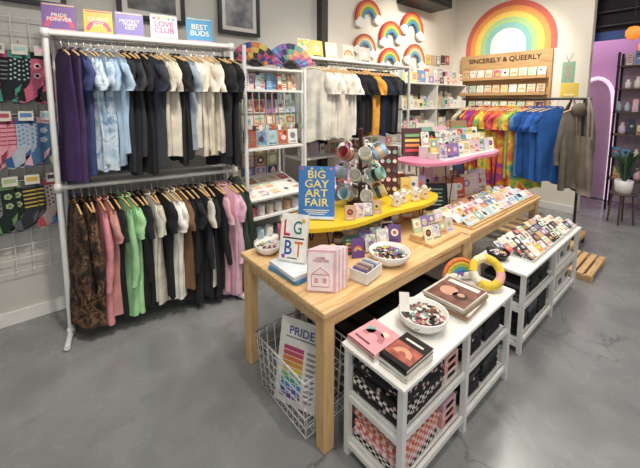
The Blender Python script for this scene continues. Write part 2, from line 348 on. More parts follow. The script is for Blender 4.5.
lo=[(CAMO,{'sl':'long','L':.97,'th':.045,'W':.25}),(CAMO,{'sl':'long','L':.97,'th':.04}),(CAMO,{'sl':'long','L':.96,'th':.03}),('#d98f96',{'sl':'long','L':.97}),('#cf9690',{'L':.93}),('#15161a',{'L':.96}),('#9fce9a',{'sl':'long','L':.96}),('#a8d8a0',{'L':.93}),('#17181c',{'L':.96,'sl':'long'}),('#1b1c20',{'L':.93}),
 ('#dedad0',{'L':.93}),('#cfc8b8',{'L':.9}),('#1a1b1f',{'L':.93}),('#e8e5dc',{'L':.93}),('#e8e5dc',{'L':.9}),('#7a5a44',{'L':.9}),('#16171b',{'L':.97,'sl':'long'}),('#1d1e23',{'L':.98}),('#232428',{'L':.97,'sl':'long'}),('#c9c4ba',{'L':.9}),('#191a1e',{'L':.98}),('#1d1e23',{'L':.98,'sl':'long'}),('#d3a3b0',{'L':1.0}),('#e3b8ca',{'sl':'long','L':1.04,'th':.045,'W':.25}),('#dbb0c6',{'L':1.03}),('#3a4a3c',{'sl':'long','L':1.02,'hood':True,'th':.045}),('#2e3c30',{'sl':'long','L':1.02,'th':.03})]
p1=A+(E-A)*1.03
hang_row('hanging_sweatshirts',p0,p1,1.11-.019,lo)
b=B('art_print_sleeves')
xs=[(.17,.2,'#8a6aa8','PRIDE\nFOREVER'),(.40,.18,'#e4c45e','QUEER\nJOY'),(.60,.19,'#8078c0','PROTECT\nTRANS\nKIDS'),(.84,.2,'#dcd8ea','LOVE\nCLUB'),(1.11,.21,'#58a4d4','BEST\nBUDS')]
for x,w,c,t in xs:
    y=A.y+(x-A.x)/(E.x-A.x)*(E.y-A.y)+.15; M=FR((x,y,2.21),270+ang,8); b.box((0,w/2,-.004),(w,w,.008),mat(c,.35,0,.05),M)
    tc='#f6f2e6' if c!='#dcd8ea' else '#b0608a'
    b.box((0,w*.94,.0005),(w*.92,w*.04,.001),mat('#f0d890' if c!='#e4c45e' else '#d0607a',.4),M); b.box((0,w*.06,.0005),(w*.92,w*.04,.001),mat('#e8a0b0',.4),M)
    if c in('#8a6aa8','#e4c45e'): b.arc(0,w*.14,w*.3,w*.44,mat('#d8607e',.4),M,.001,0)
    if c=='#dcd8ea':
        for k in range(5): b.disc(w*(-.36+.18*k),w*.85,w*.05,.001,mat(RBC[k],.4),M)
    txt(b,M,t,0,w*.5,w*.72,mat(tc,.4),.0012,None,.001)
b.done()
# sock wall
b=B('gridwall_panel'); 
for i in range(11): x=-.6+i*.1; b.tube([(x,3.36,.4),(x,3.36,2.35)],.003,WHM,5)
for i in range(20): z=.42+i*.1; b.tube([(-.62,3.355,z),(.42,3.355,z)],.003,WHM,5)
b.done()
def socks(b,x,z,c,c2,c3,sty):
    kx,kz=1.25,1.42
    for k,(dx,dy) in enumerate(((0.035,0),(-.02,.02))):
        M=FR((x+dx,3.29-dy,z),270,0,R.uniform(-5,5))
        o=[(-.03,0),(.03,0),(.032,-.07),(.033,-.13),(.03,-.17),(.018,-.205),(-.01,-.235),(-.055,-.262),(-.078,-.26),(-.09,-.24),(-.088,-.215),(-.05,-.185),(-.035,-.16),(-.03,-.12)]
        b.poly([(u*kx,v*kz) for u,v in o][::-1],.012,mat(c,.9,0,.1,40),M)
        b.box((0,-.025,.0065),(.078,.045,.016),mat(c2,.9),M)
        b.poly([(u*kx,v*kz) for u,v in [(-.05,-.256),(-.085,-.25),(-.09,-.213),(-.06,-.195)]],.016,mat(c2,.9),M,-.002)
        b.poly([(u*kx,v*kz) for u,v in [(.03,-.16),(.0,-.19),(.0,-.228),(.02,-.2)]],.016,mat(c2,.9),M,-.002)
        if sty==0:
            for j in range(5): b.box((0,-.075-.03*j,.0065),(.076,.010,.0145),mat(c3,.9),M)
        elif sty==1:
            for j in range(5):
                for q in (-.022,0,.022): b.disc(q,-.07-.032*j+(.012 if q==0 else 0),.007,.0145,mat(c3,.9),M,n=8)
        elif sty==2:
            for j in range(2): b.disc(0,-.10-.07*j,.024,.0145,mat(c3,.9),M,n=5); b.disc(0,-.10-.07*j,.012,.0155,mat(c2,.9),M,n=8)
    M=FR((x+.005,3.245,z-.03),270); b.box((0,.04,0),(.085,.07,.003),mat('#d8d2c6',.5),M); b.box((0,.045,.002),(.065,.03,.002),mat(c3,.5),M)
    b.tube([(x,3.36,z+.06),(x,3.25,z+.06),(x,3.24,z+.07)],.003,CHROME,5)
b=B('sock_display')
rows=[(2.07,[('#16171b','#8a8d90','#4a8a7a'),('#1a1b20','#b8587a','#7a7d82'),('#1c2026','#4a8a7a','#a9c4be'),('#c0607a','#1a1b20','#e8b8c4'),('#b84a70','#2a2b30','#e0a0b4')]),
 (1.60,[('#c9b8b8','#d07a90','#c0464a'),('#d898a4','#8a3a52','#b04a62'),('#a9b4c0','#3a5a8a','#5a84b4'),('#4a6a92','#d8a8b4','#9ac0d0'),('#6a9c84','#d0b474','#3a6a52')]),
 (1.13,[('#8a8c8e','#16171b','#16171b'),('#1b2a22','#6a8a5c','#a9b88a'),('#2c2e34','#5a5c62','#c8aa4a'),('#b8a8a4','#b04a50','#4a3a3a'),('#8fa0b0','#4a7fb6','#c85a3e')])]
for z,it in rows:
    for i,c in enumerate(it): socks(b,-.31+i*.122,z,*c,(i+int(z*7))%3)
b.done()
# ================================================================ WALL SHELVES between racks
b=B('display_shelving_unit')
for x in (1.42,2.08):
    for y in (2.72,3.2): b.tube([(x,y,0),(x,y,2.2)],.018,WHM,10)
for z in (.38,.62,1.28,1.82,2.02): b.bx(1.42,2.08,2.72,3.2,z-.02,z,WHITE)
b.box((0,0,0),(.66,.5,.02),WHITE,T((1.75,2.92,.86))@Matrix.Rotation(math.radians(14),4,'X'))
b.bx(1.43,2.07,3.19,3.2,.4,2.0,mat('#8f8c86',.7)); b.done()
b=B('small_print_display')
for z,h,n in ((1.285,.15,5),(1.45,.13,5),(1.6,.13,5)):
    if z>1.3: b.bx(1.45,2.05,2.86,2.9,z-.012,z,WHITE)
    for i in range(n): card(b,FR((1.51+i*.12,2.84 if z>1.3 else 2.8,z+.002),265,6),.11,h)
b.bx(1.45,1.46,2.86,3.0,1.28,1.7,WHITE); b.bx(2.04,2.05,2.86,3.0,1.28,1.7,WHITE)
b.done()
b=B('hanging_lanyards')
for i in range(9):
    x=1.48+i*.067; b.tube([(x,2.7,1.8),(x,2.695,1.62),(x+.01,2.695,1.5)],.006,mat(R.choice(['#8ab8b0','#a9c4be','#c08a98','#7a9cba']),.7),6); b.box((x+.01,2.695,1.47),(.035,.006,.05),mat(R.choice(PAL),.4))
b.done()
b=B('stacked_picture_books')
for i in range(10):
    x=1.48+i*.06; card(b,FR((x,2.8+.02*(i%2),1.822),270+R.uniform(-8,8),5),.058,R.uniform(.11,.17)); card(b,FR((x,2.98,1.822),270,4),.057,R.uniform(.14,.18))
b.done()
b=B('ceramic_mugs')
for i in range(6): mug(b,(1.5+i*.1,2.8,.622),R.uniform(200,340),CER if i%2 else mat(R.choice(PAL),.3))
for i in range(6): mug(b,(1.5+i*.1,2.95,.622),R.uniform(200,340),CER)
for i in range(6): mug(b,(1.5+i*.1,2.82,.382),R.uniform(200,340),mat(R.choice(PAL),.3))
b.done()
b=B('sticker_sheet_rows')
for i in range(5):
    for j in range(3): card(b,T((1.75,2.92,.875))@Matrix.Rotation(math.radians(14),4,'X')@T((-.26+i*.13,-.21+j*.135,0)),.1,.11,R.choice(['#f5f2ec','#ece4d6',None]))
b.done()
b=B('wall_print_grid')
for i in range(4):
    for j in range(3): card(b,FR((1.52+i*.15,3.17,.9+j*.12),270),.13,.11)
b.done()
def fan(x,y,z,r,a,cols):
    b=B('folding_hand_fan'); M=FR((x,y,z),a,6); n=22
    for k in range(n):
        t0=pi*(.06+.88*k/n); t1=pi*(.06+.88*(k+1)/n); dz=.008*(k%2)
        for s in range(3):
            r0=r*(.35+.21*s); r1=r*(.35+.21*(s+1))+.002
            c=cols[(k//3+s)%len(cols)]
            vs=[(r0*math.cos(t0),r0*math.sin(t0),dz),(r1*math.cos(t0),r1*math.sin(t0),dz),(r1*math.cos(t1),r1*math.sin(t1),.008-dz),(r0*math.cos(t1),r0*math.sin(t1),.008-dz)]
            b.add(vs+[(q[0],q[1],q[2]-.002) for q in vs],[(0,1,2,3),(7,6,5,4),(0,4,5,1),(2,6,7,3),(1,5,6,2),(0,3,7,4)],mat(c,.6),M)
        b.tube([(0,0,0),(r*.4*math.cos(t0),r*.4*math.sin(t0),0)],.004,BLK,4,M)
    b.done()
fan(1.56,2.78,2.025,.23,258,['#c8784a','#3a3f7a','#a84a6a','#2a2a34','#c8b05a'])
fan(1.92,2.74,2.025,.25,252,['#7a5a9a','#5a84b4','#c06a84','#c89a70','#6a9c90','#34345a'])
# ================================================================ RACK 2
b=B('clothing_rack')
for x in (2.14,4.0):
    b.tube([(x,2.84,0),(x,2.84,2.2)],.019,WHM,10); b.tube([(x,3.2,0),(x,3.2,2.2)],.016,WHM,10)
    b.tube([(x,2.84,2.17),(x,3.2,2.17)],.016,WHM,8); b.tube([(x,2.84,1.1),(x,3.2,1.1)],.016,WHM,8)
b.tube([(2.14,2.84,2.17),(4.0,2.84,2.17)],.017,WHM,10); b.tube([(2.14,3.2,2.17),(4.0,3.2,2.17)],.014,WHM,8)
b.bx(2.16,3.98,2.95,3.2,2.187,2.2,WHITE)
for z in (.3,.7,1.09): b.bx(2.16,3.98,2.86,3.2,z-.02,z,WHITE)
b.done()
it=[('#ddd9ce',{}),('#e4e0d6',{}),('#d8d2c2',{}),('#e6e2da',{}),('#dcd5c8',{}),('#d3ccbe',{}),('#e0dcd2',{}),('#e6e2da',{}),('#16171b',{}),('#1d1e22',{}),('#16171b',{}),('#1a1b20',{}),('#d8963c',{}),('#dca246',{}),('#1c1d24',{}),('#1c2a4a',{}),('#16171b',{}),('#1a1b20',{}),('#3a3c44',{}),('#16171b',{})]
hang_row('hanging_tshirts',(2.2,2.84),(3.5,2.84),2.151,it,yaw=24)
b=B('art_print_sleeves')
for x,w in ((2.32,.17),(2.5,.16),(2.72,.17),(3.0,.18),(3.3,.2)): card(b,FR((x,3.02,2.202),265,8),w,.2)
b.done()
b=B('shelved_books')
for z in (.3,.7,1.092):
    x=2.2
    while x<3.9:
        w=R.uniform(.05,.14); card(b,FR((x+w/2,3.0 if z>1 else 2.93,z+.002),270,R.uniform(0,6)),w,R.uniform(.1,.15) if z>1 else R.uniform(.14,.26)); x+=w+.015
b.done()
b=B('corner_bookcase')
for x in (4.15,5.1,6.05): b.bx(x-.02,x,3.05,3.38,0,2.0,WHITE)
for z in (.1,.5,.9,1.25,1.6,2.0): b.bx(4.13,6.05,3.05,3.38,z-.02,z,WHITE)
b.bx(4.13,6.05,3.37,3.38,0,2,mat('#8d877c',.7)); b.done()
b=B('assorted_gift_boxes')
for z in (.5,.9,1.25,1.6,2.0):
    for yy,lo_,hi_ in ((3.09,.10,.20),(3.22,.2,.29)):
        x=4.18
        while x<5.92:
            w=R.uniform(.06,.15)
            if not (4.98<x<5.12): card(b,FR((x+w/2,yy,z+.002),268,4),w,R.uniform(lo_,hi_)); 
            x+=w+.008
b.done()
b=B('pinned_wall_prints')
for i in range(7):
    card(b,FR((5.0+i*.16,3.39,2.34+R.uniform(0,.08)),270,0,R.uniform(-3,3)),.13,.17)
b.done()
# ================================================================ RACK 3
b=B('rolling_garment_rack'); G=mat('#3b3a38',.4,.6)
for y in (.98,2.3): b.tube([(4.6,y,.12),(4.6,y,1.74)],.014,G,8); 
b.tube([(4.6,.92,1.74),(4.6,2.36,1.74)],.014,G,8)
for y in (.98,2.3):
    b.bx(4.15,5.05,y-.04,y+.04,.08,.13,WOOD,.005)
    for x in (4.2,5.0): b.lathe([(0,0),(.03,0),(.035,.04),(.03,.08),(0,.08)],G,(x,y,0),12)
for x in (4.3,4.5,4.7,4.9): b.bx(x-.05,x+.05,1.02,2.26,.13,.15,WOOD)
b.done()
b=B('wooden_slat_base')
for i in range(4): b.bx(3.9,4.5,.66+i*.07,.71+i*.07,.045,.075,WOOD,.004)
for x in (3.95,4.44): b.bx(x-.03,x+.03,.66,.92,0,.045,WOOD)
b.done()
K=lambda L,W=.25:(RAINB,{'L':L,'W':W,'th':.04})
it=[('#d8cbb0',{'L':.9}),('#3a3c44',{'L':.9}),K(1.0),K(1.05),('#c8505a',{'L':.9}),K(1.1),('#e0c050',{'L':.95}),K(1.1),K(1.12),K(1.1),('#a8c070',{'L':.95}),K(1.12),('#5a84b4',{'L':.9}),('#2458a0',{'L':.92,'W':.25,'th':.04}),('#1f4f98',{'L':.94,'W':.25}),('#2f66b4',{'L':.92,'W':.25,'th':.04}),('#2458a0',{'L':.94,'W':.25,'th':.04})]
hang_row('hanging_tie_dye_shirts',(4.6,2.25),(4.6,1.2),1.722,it,yaw=-40,jit=5)
def tote(x,y,zt,zb,ang,c,w=.34):
    b=B('canvas_tote_bag'); M=RZ((x,y,0),ang); m=cloth(c); h=zt-zb; nv=8; nu=20; vs=[];fs=[]; body=zb+h*.6
    for j in range(nv+1):
        v=j/nv
        for i in range(nu):
            a=2*pi*i/nu; ww=w/2*(.7+.35*math.sin(v*pi*.6)); 
            vs.append((ww*math.cos(a),(.02+.035*math.sin(v*pi*.85))*math.sin(a)+.014*math.sin(6*math.cos(a)+v*3),body-(body-zb)*v))
    for j in range(nv):
        for i in range(nu): fs.append((j*nu+i,(j+1)*nu+i,(j+1)*nu+(i+1)%nu,j*nu+(i+1)%nu))
    fs.append(tuple(nv*nu+i for i in range(nu)))
    b.add(vs,fs,m,M,True)
    for sy in (-.018,.018): b.tube([(-w*.28,sy,body-.03),(-w*.2,sy,body+(zt-body)*.6),(0,0,zt),(w*.2,sy,body+(zt-body)*.6),(w*.28,sy,body-.03)],[.012,.014,.01,.014,.012],m,6,M)
    b.done()
tote(4.60,1.09,1.755,.74,62,'#6e6258',.36)
b=B('hanging_grey_hoodie'); garment(b,RZ((4.6,1.03,1.722),-38),cloth('#6c645c'),L=1.0,W=.2,sl='long',th=.045,hood=True); b.done()
tote(4.56,.94,1.755,.70,36,'#7c7268',.34)
# ================================================================ TABLES
def table(x0,x1,y0,y1,h):
    b=B('wooden_display_table'); b.bx(x0,x1,y0,y1,h-.032,h,WOOD,.004)
    for x in (x0+.045,x1-.045):
        for y in (y0+.045,y1-.045): b.bx(x-.033,x+.033,y-.033,y+.033,0,h-.032,WOODV,.004)
    b.bx(x0+.08,x1-.08,y0+.03,y0+.052,h-.11,h-.032,WOOD); b.bx(x0+.08,x1-.08,y1-.052,y1-.03,h-.11,h-.032,WOOD)
    b.bx(x0+.03,x0+.052,y0+.08,y1-.08,h-.11,h-.032,WOOD); b.bx(x1-.052,x1-.03,y0+.08,y1-.08,h-.11,h-.032,WOOD)
    b.done()
table(.94,2.34,1.09,1.92,.75); table(2.36,3.86,1.11,1.94,.75)
def wshelf(x0,x1,y0,y1,mid):
    b=B('white_shelving_bench')
    for x in [x0+.015,x1-.015]+mid:
        for y in (y0+.015,y1-.015): b.bx(x-.014,x+.014,y-.014,y+.014,0,.575,WHM)
        for z in (.07,.32): b.bx(x-.012,x+.012,y0+.03,y1-.03,z-.025,z,WHM)
    b.bx(x0-.01,x1+.01,y0-.01,y1+.01,.56,.582,WHITE,.004)
    for z in (.075,.325): b.bx(x0+.02,x1-.02,y0+.03,y1-.03,z,z+.016,WHITE)
    for y in (y0+.015,y1-.015):
        for z in (.075,.325): b.bx(x0+.02,x1-.02,y-.008,y+.008,z-.012,z+.016,WHM)
    b.done()
wshelf(1.04,2.13,.72,1.06,[1.59]); wshelf(2.39,3.70,.74,1.07,[3.05])
def blob_top(b,cx,cy,lx,ly,z,m,th=.03,n=56,wob=.1,pw=.7,sk=0):
    pts=[]
    for k in range(n):
        a=2*pi*k/n; c=math.cos(a); s=math.sin(a)
        x=lx*(abs(c)**pw)*(1 if c>0 else -1); y=ly*(abs(s)**pw)*(1 if s>0 else -1)
        y+=ly*wob*math.cos(3*pi*x/lx/1.5)+sk*x; pts.append((x,y))
    b.poly(pts,th,m,T((cx,cy,z-th)))
def hairpin(b,x,y,z0,z1,m,dx=.05):
    b.tube([(x-dx,y,z1),(x-.006,y,z0+.01),(x,y,z0+.004),(x+.006,y,z0+.01),(x+dx,y,z1)],.005,m,6)
b=B('yellow_riser_shelf'); YEL=mat('#e8c52c',.3,0,.03)
blob_top(b,1.84,1.62,.69,.215,.95,YEL,.026,wob=.08,pw=.6,sk=-.08)
for x,y in ((1.40,1.56),(1.40,1.76),(2.3,1.48),(2.3,1.7)): hairpin(b,x,y,.752,.925,BLK,.04)
b.done()
b=B('pink_riser_shelf'); PNK=mat('#e890b0',.3,0,.03)
blob_top(b,3.13,1.68,.74,.25,1.2,PNK,.026,wob=.07)
for x,y in ((2.75,1.5),(2.75,1.8),(3.65,1.5),(3.65,1.8)): hairpin(b,x,y,.752,1.175,BLK,.08)
b.done()
b=B('art_fair_sign'); M=FR((1.36,1.66,.952),224,7)
b.box((0,.17,-.004),(.24,.34,.006),mat('#3a78c0',.3,0,.03),M); b.box((0,.006,.01),(.24,.012,.06),mat('#dfe9ee',.1),M)
txt(b,M,'BIG\nGAY\nART\nFAIR',0,.195,.16,mat('#f0e08a',.4),.0,.235,.002)
for k in range(3): b.box((0,.052-.013*k,.0005),(.17-.03*k,.006,.001),mat('#e8e6d8',.4),M)
for k,c in enumerate(('#d8585a','#ecd070','#7cb878','#e890b0')): b.disc(-.095+.063*k,.325,.009,.001,mat(c,.4),M)
b.done()
# ---- items left table 1
b=B('white_pin_bowl'); bowl(b,1.075,1.80,.752,.085,.055,CER); pins(b,1.075,1.80,.785,.065,50); b.done()
b=B('paperback_book_stack')
for i in range(2): b.box((0,0,.012+i*.023),(.2,.25,.021),mat(['#4a8fc0','#dfe6ea'][i],.4),RZ((1.07,1.49,.752),5-i*6)); 
b.done()
b=B('standing_lgbt_book'); M=FR((1.055,1.51,.802),213,14)
b.box((0,.135,-.010),(.165,.27,.018),mat('#e6e4de',.4),M); b.box((0,.135,.0),(.155,.255,.002),mat('#f0eee8',.3),M)
txt(b,M,'L',-.045,.19,.04,mat('#c8324a',.4),.001,.09); txt(b,M,'G',.022,.195,.05,mat('#2f7a6c',.4),.001,.075); txt(b,M,'B',-.03,.08,.045,mat('#3058a0',.4),.001,.08); txt(b,M,'T',.035,.075,.05,mat('#d07a3a',.4),.001,.085)
b.disc(.055,.235,.012,.001,mat('#e0b050',.4),M,.001); b.disc(-.055,.03,.012,.001,mat('#8a5bb8',.4),M,.001)
b.box((0,.134,.0015),(.13,.008,.001),mat('#333333',.4),M); b.box((0,.022,.0015),(.06,.006,.001),mat('#333333',.4),M); b.done()
b=B('pink_zine_stack'); 
for i in range(7): 
    M=FR((1.045+i*.014,1.235,.752),224,10); b.box((0,.105,0),(.15-.001*i,.21,.009),mat('#e8b8c4' if i%2==0 else '#f3eee8',.5),M)
M=FR((1.038,1.235,.752),224,10); b.box((0,.105,.005),(.13,.19,.001),mat('#f4e6e6',.5),M); txt(b,M,'HOME\nTOGETHER',0,.165,.085,mat('#c06a84',.5),.006)
b.tube([(-.045,.03,.006),(-.045,.09,.006),(0,.125,.006),(.045,.09,.006),(.045,.03,.006)],.002,mat('#c06a84',.5),5,M,closed=True)
b.tube([(-.045,.09,.006),(.045,.09,.006)],.002,mat('#c06a84',.5),5,M)
for q in (-.022,.022): b.box((q,.06,.006),(.02,.025,.001),mat('#d898a8',.5),M)
b.done()
b=B('white_card_box'); M=RZ((1.33,1.19,.752),10)
b.bx(-.08,.08,-.055,.055,0,.006,WHITE,M=M)
for a in ((-.08,.08,-.055,-.05),(-.08,.08,.05,.055),(-.08,-.075,-.05,.05),(.075,.08,-.05,.05)): b.bx(*a,0,.065,WHITE,M=M)
for i in range(9): b.box((-.06+i*.014,0,.05),(.004,.085,.055),mat(R.choice(PAL),.5),M)
b.done()
b=B('white_pin_bowl'); bowl(b,1.57,1.22,.752,.125,.07,CER); pins(b,1.57,1.22,.79,.105,190,['#1c1d22','#f2efe8','#c0607a','#d8c05a','#4a7fb6','#63a062','#a04a50','#2a2c38']); b.done()
b=B('enamel_pin_cards')
for i in range(4):
    for j in range(2): card(b,FR((1.46+i*.12,1.37+j*.06,.753),238+R.uniform(-12,12),14),.085,.12,R.choice(['#222428','#3a5a4a','#6a4a88','#b05a70','#e4dfd6','#2b2d55']))
b.done()
b=B('sticker_box_display'); 
for j in range(2):
    zz=.752+.03*j; b.bx(1.93,2.30,1.15+.09*j,1.24+.09*j,.752,zz+.02,WOOD)
    for i in range(4): card(b,FR((1.98+i*.09,1.2+.09*j,zz+.021),258,18),.078,.1)
b.done()
b=B('small_gift_books')
for i in range(5): card(b,FR((1.25+.09*i,1.87,.753),250,10),.085,R.uniform(.12,.16))
b.done()
b=B('knitted_doll_basket'); 
b.lathe([(0,0),(.06,0),(.075,.05),(.072,.052),(.058,.006),(0,.006)],mat('#8a6a4a',.8),(1.33,1.45,.752),18)
for k in range(6): b.sph((1.33+.04*math.cos(k),1.45+.04*math.sin(k),.80+.01*(k%2)),.025,mat(R.choice(PAL),.9))
b.done()
b=B('scented_candle_jars')
for i in range(7):
    x=1.5+.13*i; y=1.6+.03*(i%2); c=mat(R.choice(['#c8a070','#8ab4a4','#dacce2','#5a3a40','#e0d4c4','#cf6f84']),.2)
    b.lathe([(0,0),(.032,0),(.036,.004),(.036,.075),(.033,.078),(.033,.06),(0,.06)],c,(x,y,.752),16); b.lathe([(.0365,.02),(.037,.02),(.037,.055),(.0365,.055)],mat('#f2ede4',.5),(x,y,.752),16); b.tube([(x,y,.812),(x,y,.825)],.0015,BLK,4)
b.done()
# on yellow riser
b=B('mug_tree'); DR=mat('#4a2020',.4)
b.lathe([(0,0),(.1,0),(.1,.015),(.02,.02),(.014,.03),(.014,.55),(.02,.56),(0,.57)],DR,(1.82,1.70,.952),18)
mc=['#e6e2d8','#d8b0ba','#a9c4cc','#e6e2d8','#d0bc80','#e8e4dc','#b8a4c8','#d8d4ca','#8ab0a4','#e0d0c0','#dcd8ce','#b05a58','#e6e2d8','#9ab4cc','#e6e2d8']
for k in range(15):
    lv=k//5; a=2*pi*(k%5)/5+lv*.6+.5; z=1.06+.15*lv
    b.tube([(1.82,1.70,z),(1.82+.07*math.cos(a),1.70+.07*math.sin(a),z+.03)],.006,DR,6)
    MM=T((1.82+.12*math.cos(a),1.70+.12*math.sin(a),z-.03))@Matrix.Rotation(a+R.uniform(-.5,.5),4,'Z')@Matrix.Rotation(math.radians(R.uniform(50,80)),4,'Y')
    mug(b,(0,0,-.03),180,mat(mc[k],.2,0,.03),1.12,MM)
    b.lathe([(.0465,.03),(.047,.032),(.047,.06),(.0465,.062)],mat(R.choice(PAL),.3),(0,0,-.03),18,MM)
b.done()
b=B('keychain_display_board'); M=FR((2.14,1.72,.954),225,8); b.box((0,.2,0),(.2,.4,.012),mat('#54201f',.5),M); b.box((0,.014,-.04),(.2,.012,.12),mat('#54201f',.5),M)
for i in range(4):
    for j in range(5):
        x=-.075+.05*i; y=.05+.075*j; b.disc(x,y,.018,.006,mat(R.choice(PAL),.3),M,.007,10 if (i+j)%2 else 5); b.tube([(x,y+.018,.009),(x,y+.035,.009)],.002,CHROME,4,M)
b.done()
def figure(x,y,z,s,a,c):
    b=B('ceramic_ghost_figurine'); M=RZ((x,y,z),a)@Matrix.Scale(s,4); m=mat(c,.25,0,.03)
    b.lathe([(0,0),(.03,0),(.034,.01),(.026,.05),(.028,.075),(.024,.098),(.012,.112),(0,.115)],m,n=16,M=M)
    for sx in (-1,1):
        b.tube([(sx*.02,0,.06),(sx*.042,-.004,.075),(sx*.05,-.006,.09)],[.012,.01,.007],m,8,M); b.sph((sx*.009,-.0255,.085),.0035,BLK,M,8,5); b.sph((sx*.018,-.004,.018),.018,m,M)
    b.sph((0,-.028,.045),.009,mat('#c0464a',.4),M,8,5); b.done()
for i,(x,y) in enumerate(((2.08,1.50),(2.19,1.47),(2.30,1.46),(1.97,1.48))): figure(x,y,.952,.95,-38,'#e9e5dc' if i!=2 else '#e8d8b8')
b=B('tarot_card_decks')
for i in range(4): card(b,FR((1.50+.075*i,1.485-.010*i,.952),232,10),.066,.095,None,None,.018)
b.done()
b=B('boxed_card_games')
for i in range(3): card(b,FR((2.28+.08*i,1.62-.02*i,.952),228,8),.08,.14,None,None,.02)
b.done()
# on pink riser
b=B('greeting_card_rack')
for j in range(3):
    zz=1.201+.05*j; b.bx(2.66,3.7,1.5+.09*j,1.58+.09*j,1.201,zz+.004,WHITE)
    for i in range(10): card(b,FR((2.71+i*.105,1.54+.09*j,zz+.006),250,12),.088,.13)
b.done()
b=B('gift_tin_stack')
for i,(x,h) in enumerate(((2.68,.26),(2.9,.3),(3.12,.26),(3.35,.22),(3.55,.3))):
    card(b,FR((x,1.84,1.204),240,6),.19,h,['#5a3a40','#e0d4c4','#ecc0ca','#b8d0dc','#b09070'][i],None,.03)
b.done()
b=B('framed_tablet_sign'); card(b,FR((2.65,1.55,.753),228,14),.19,.24,'#222428','lines',.012); b.done()
b=B('standing_picture_books')
for i in range(6): card(b,FR((2.88+i*.155,1.62,.754),245,10),.13,R.uniform(.16,.24),None,None,.02)
for i in range(8): card(b,FR((2.5+i*.16,1.84,.754),245,10),.14,R.uniform(.2,.34),None,None,.02)
b.done()
b=B('postcard_tray_display')
b.bx(2.45,3.82,1.13,1.47,.752,.765,WOOD)
for j in range(4):
    for i in range(14): card(b,FR((2.50+i*.096,1.165+.08*j,.770),262,60),.084,.085)
    b.bx(2.45,3.82,1.142+.08*j,1.15+.08*j,.765,.782,WOOD)
b.done()
# ---- near white bench top
def flatbook(b,x,y,z,w,h,t,c,rot,st=None):
    M=RZ((x,y,z),rot); b.box((0,0,t/2),(w*.97,h*.97,t*.8),mat('#efe9dd',.7),M); b.box((0,0,t*.06),(w,h,t*.12),mat(c,.35),M); b.box((0,0,t*.94),(w,h,t*.12),mat(c,.35),M)
    b.box((-w/2+.002,0,t/2),(.004,h,t),mat(c,.35),M); return M@T((0,0,t+.0003))
b=B('pink_art_book_stack')
flatbook(b,1.145,.965,.583,.19,.17,.016,'#e4ddd2',-3)
M=flatbook(b,1.145,.965,.600,.19,.17,.018,'#e2a4aa',-2); M=M@Matrix.Rotation(-pi/2,4,'Z')
b.arc(0,-.02,.03,.06,mat('#c07a84',.4),M,.001); b.disc(.03,.04,.02,.001,mat('#ecd4c4',.4),M); b.disc(-.04,.02,.025,.001,mat('#8ab4b0',.4),M); b.box((-.02,-.06,.0005),(.09,.012,.001),mat('#7a4a50',.4),M); b.done()
b=B('red_black_art_book_stack')
flatbook(b,1.16,.795,.583,.2,.14,.018,'#e0dbd0',1); flatbook(b,1.16,.795,.602,.2,.14,.018,'#ece9e2',-2)
M=flatbook(b,1.16,.795,.621,.2,.14,.018,'#1c1718',0); M=M@Matrix.Rotation(-pi/2,4,'Z')
b.box((0,-.02,.0005),(.13,.1,.001),mat('#a85a4c',.4,0,.4,30),M); b.arc(0,-.04,.02,.045,mat('#d8a080',.4),M,.0012,.0005); b.box((0,.06,.0005),(.09,.012,.001),mat('#e8e0d0',.4),M); b.done()
b=B('white_pin_bowl'); bowl(b,1.43,.89,.583,.125,.075,CER); pins(b,1.43,.89,.625,.105,230,['#5a4238','#e8e4dc','#a87050','#8a4448','#3a3a40','#d8b488','#7a9c90','#b0606e','#e8e4dc','#26272c']); 
M=FR((1.36,.95,.65),225,25); b.box((0,.05,0),(.05,.09,.004),mat('#f2efe8',.5),M); b.done()
b=B('magazine_stack')
for i in range(7): flatbook(b,1.74+R.uniform(-.006,.006),.88+R.uniform(-.006,.006),.583+i*.0095,.27,.24,.009,['#dcd7cc','#b8a080','#b86a5a','#e6e2da','#8a6a4a','#c8bfb0','#d8d2c6'][i],R.uniform(-4,4))
M=T((1.74,.88,.650))@Matrix.Rotation(-pi/2,4,'Z'); b.box((0,0,.0005),(.22,.25,.001),mat('#7a5248',.35,0,.5,20),M); b.box((0,.09,.001),(.18,.035,.001),mat('#e8e4dc',.4),M); b.disc(-.03,-.02,.05,.002,mat('#c89a84',.4),M); b.disc(.04,-.03,.04,.002,mat('#3a2a28',.4),M); b.disc(.04,-.02,.02,.003,mat('#c89a84',.4),M)
b.done()
def plush(name,x,y,z,a,tilt,cols,r0=.045,rt=.016):
    b=B(name); M=FR((x,y,z),a,tilt)
    for i,c in enumerate(cols):
        r=r0+i*rt*1.5; n=26
        pts=[(r*math.cos(pi*k/n),r*math.sin(pi*k/n),0) for k in range(n+1)]
        b.tube(pts,rt,mat(c,.95,0,.15,60,0,.3),8,M)
    R0=r0+rt*1.5*(len(cols)-1)/2
    for sx in (-1,1):
        for dx in (-.025,0,.025): b.sph((sx*R0+dx,.005,0),.026,mat('#e8e5de',.95,0,.05,60,0,.3),M,10,7)
    b.done()
plush('plush_rainbow_pillow',1.985,.985,.612,240,6,['#7a5aa8','#4a8fc6','#84b468','#e4c24a','#dc7e46'],.024,.0135)
b=B('plush_banana_ring'); M=FR((1.99,.80,.612),225,36)
n=32; rr=.08
pts=[(rr*math.cos(2*pi*k/n),rr*math.sin(2*pi*k/n)+.09,0) for k in range(n)]
for s in range(8):
    seg=[pts[(s*4+k)%n] for k in range(5)]; b.tube(seg,.026,mat(['#e4c84a','#e8c94e','#eadfb0','#e4c84a','#e8e2d0','#e4c84a','#dcc04a','#e8b0a8'][s],.95,0,.12,60,0,.3),10,M)
b.done()
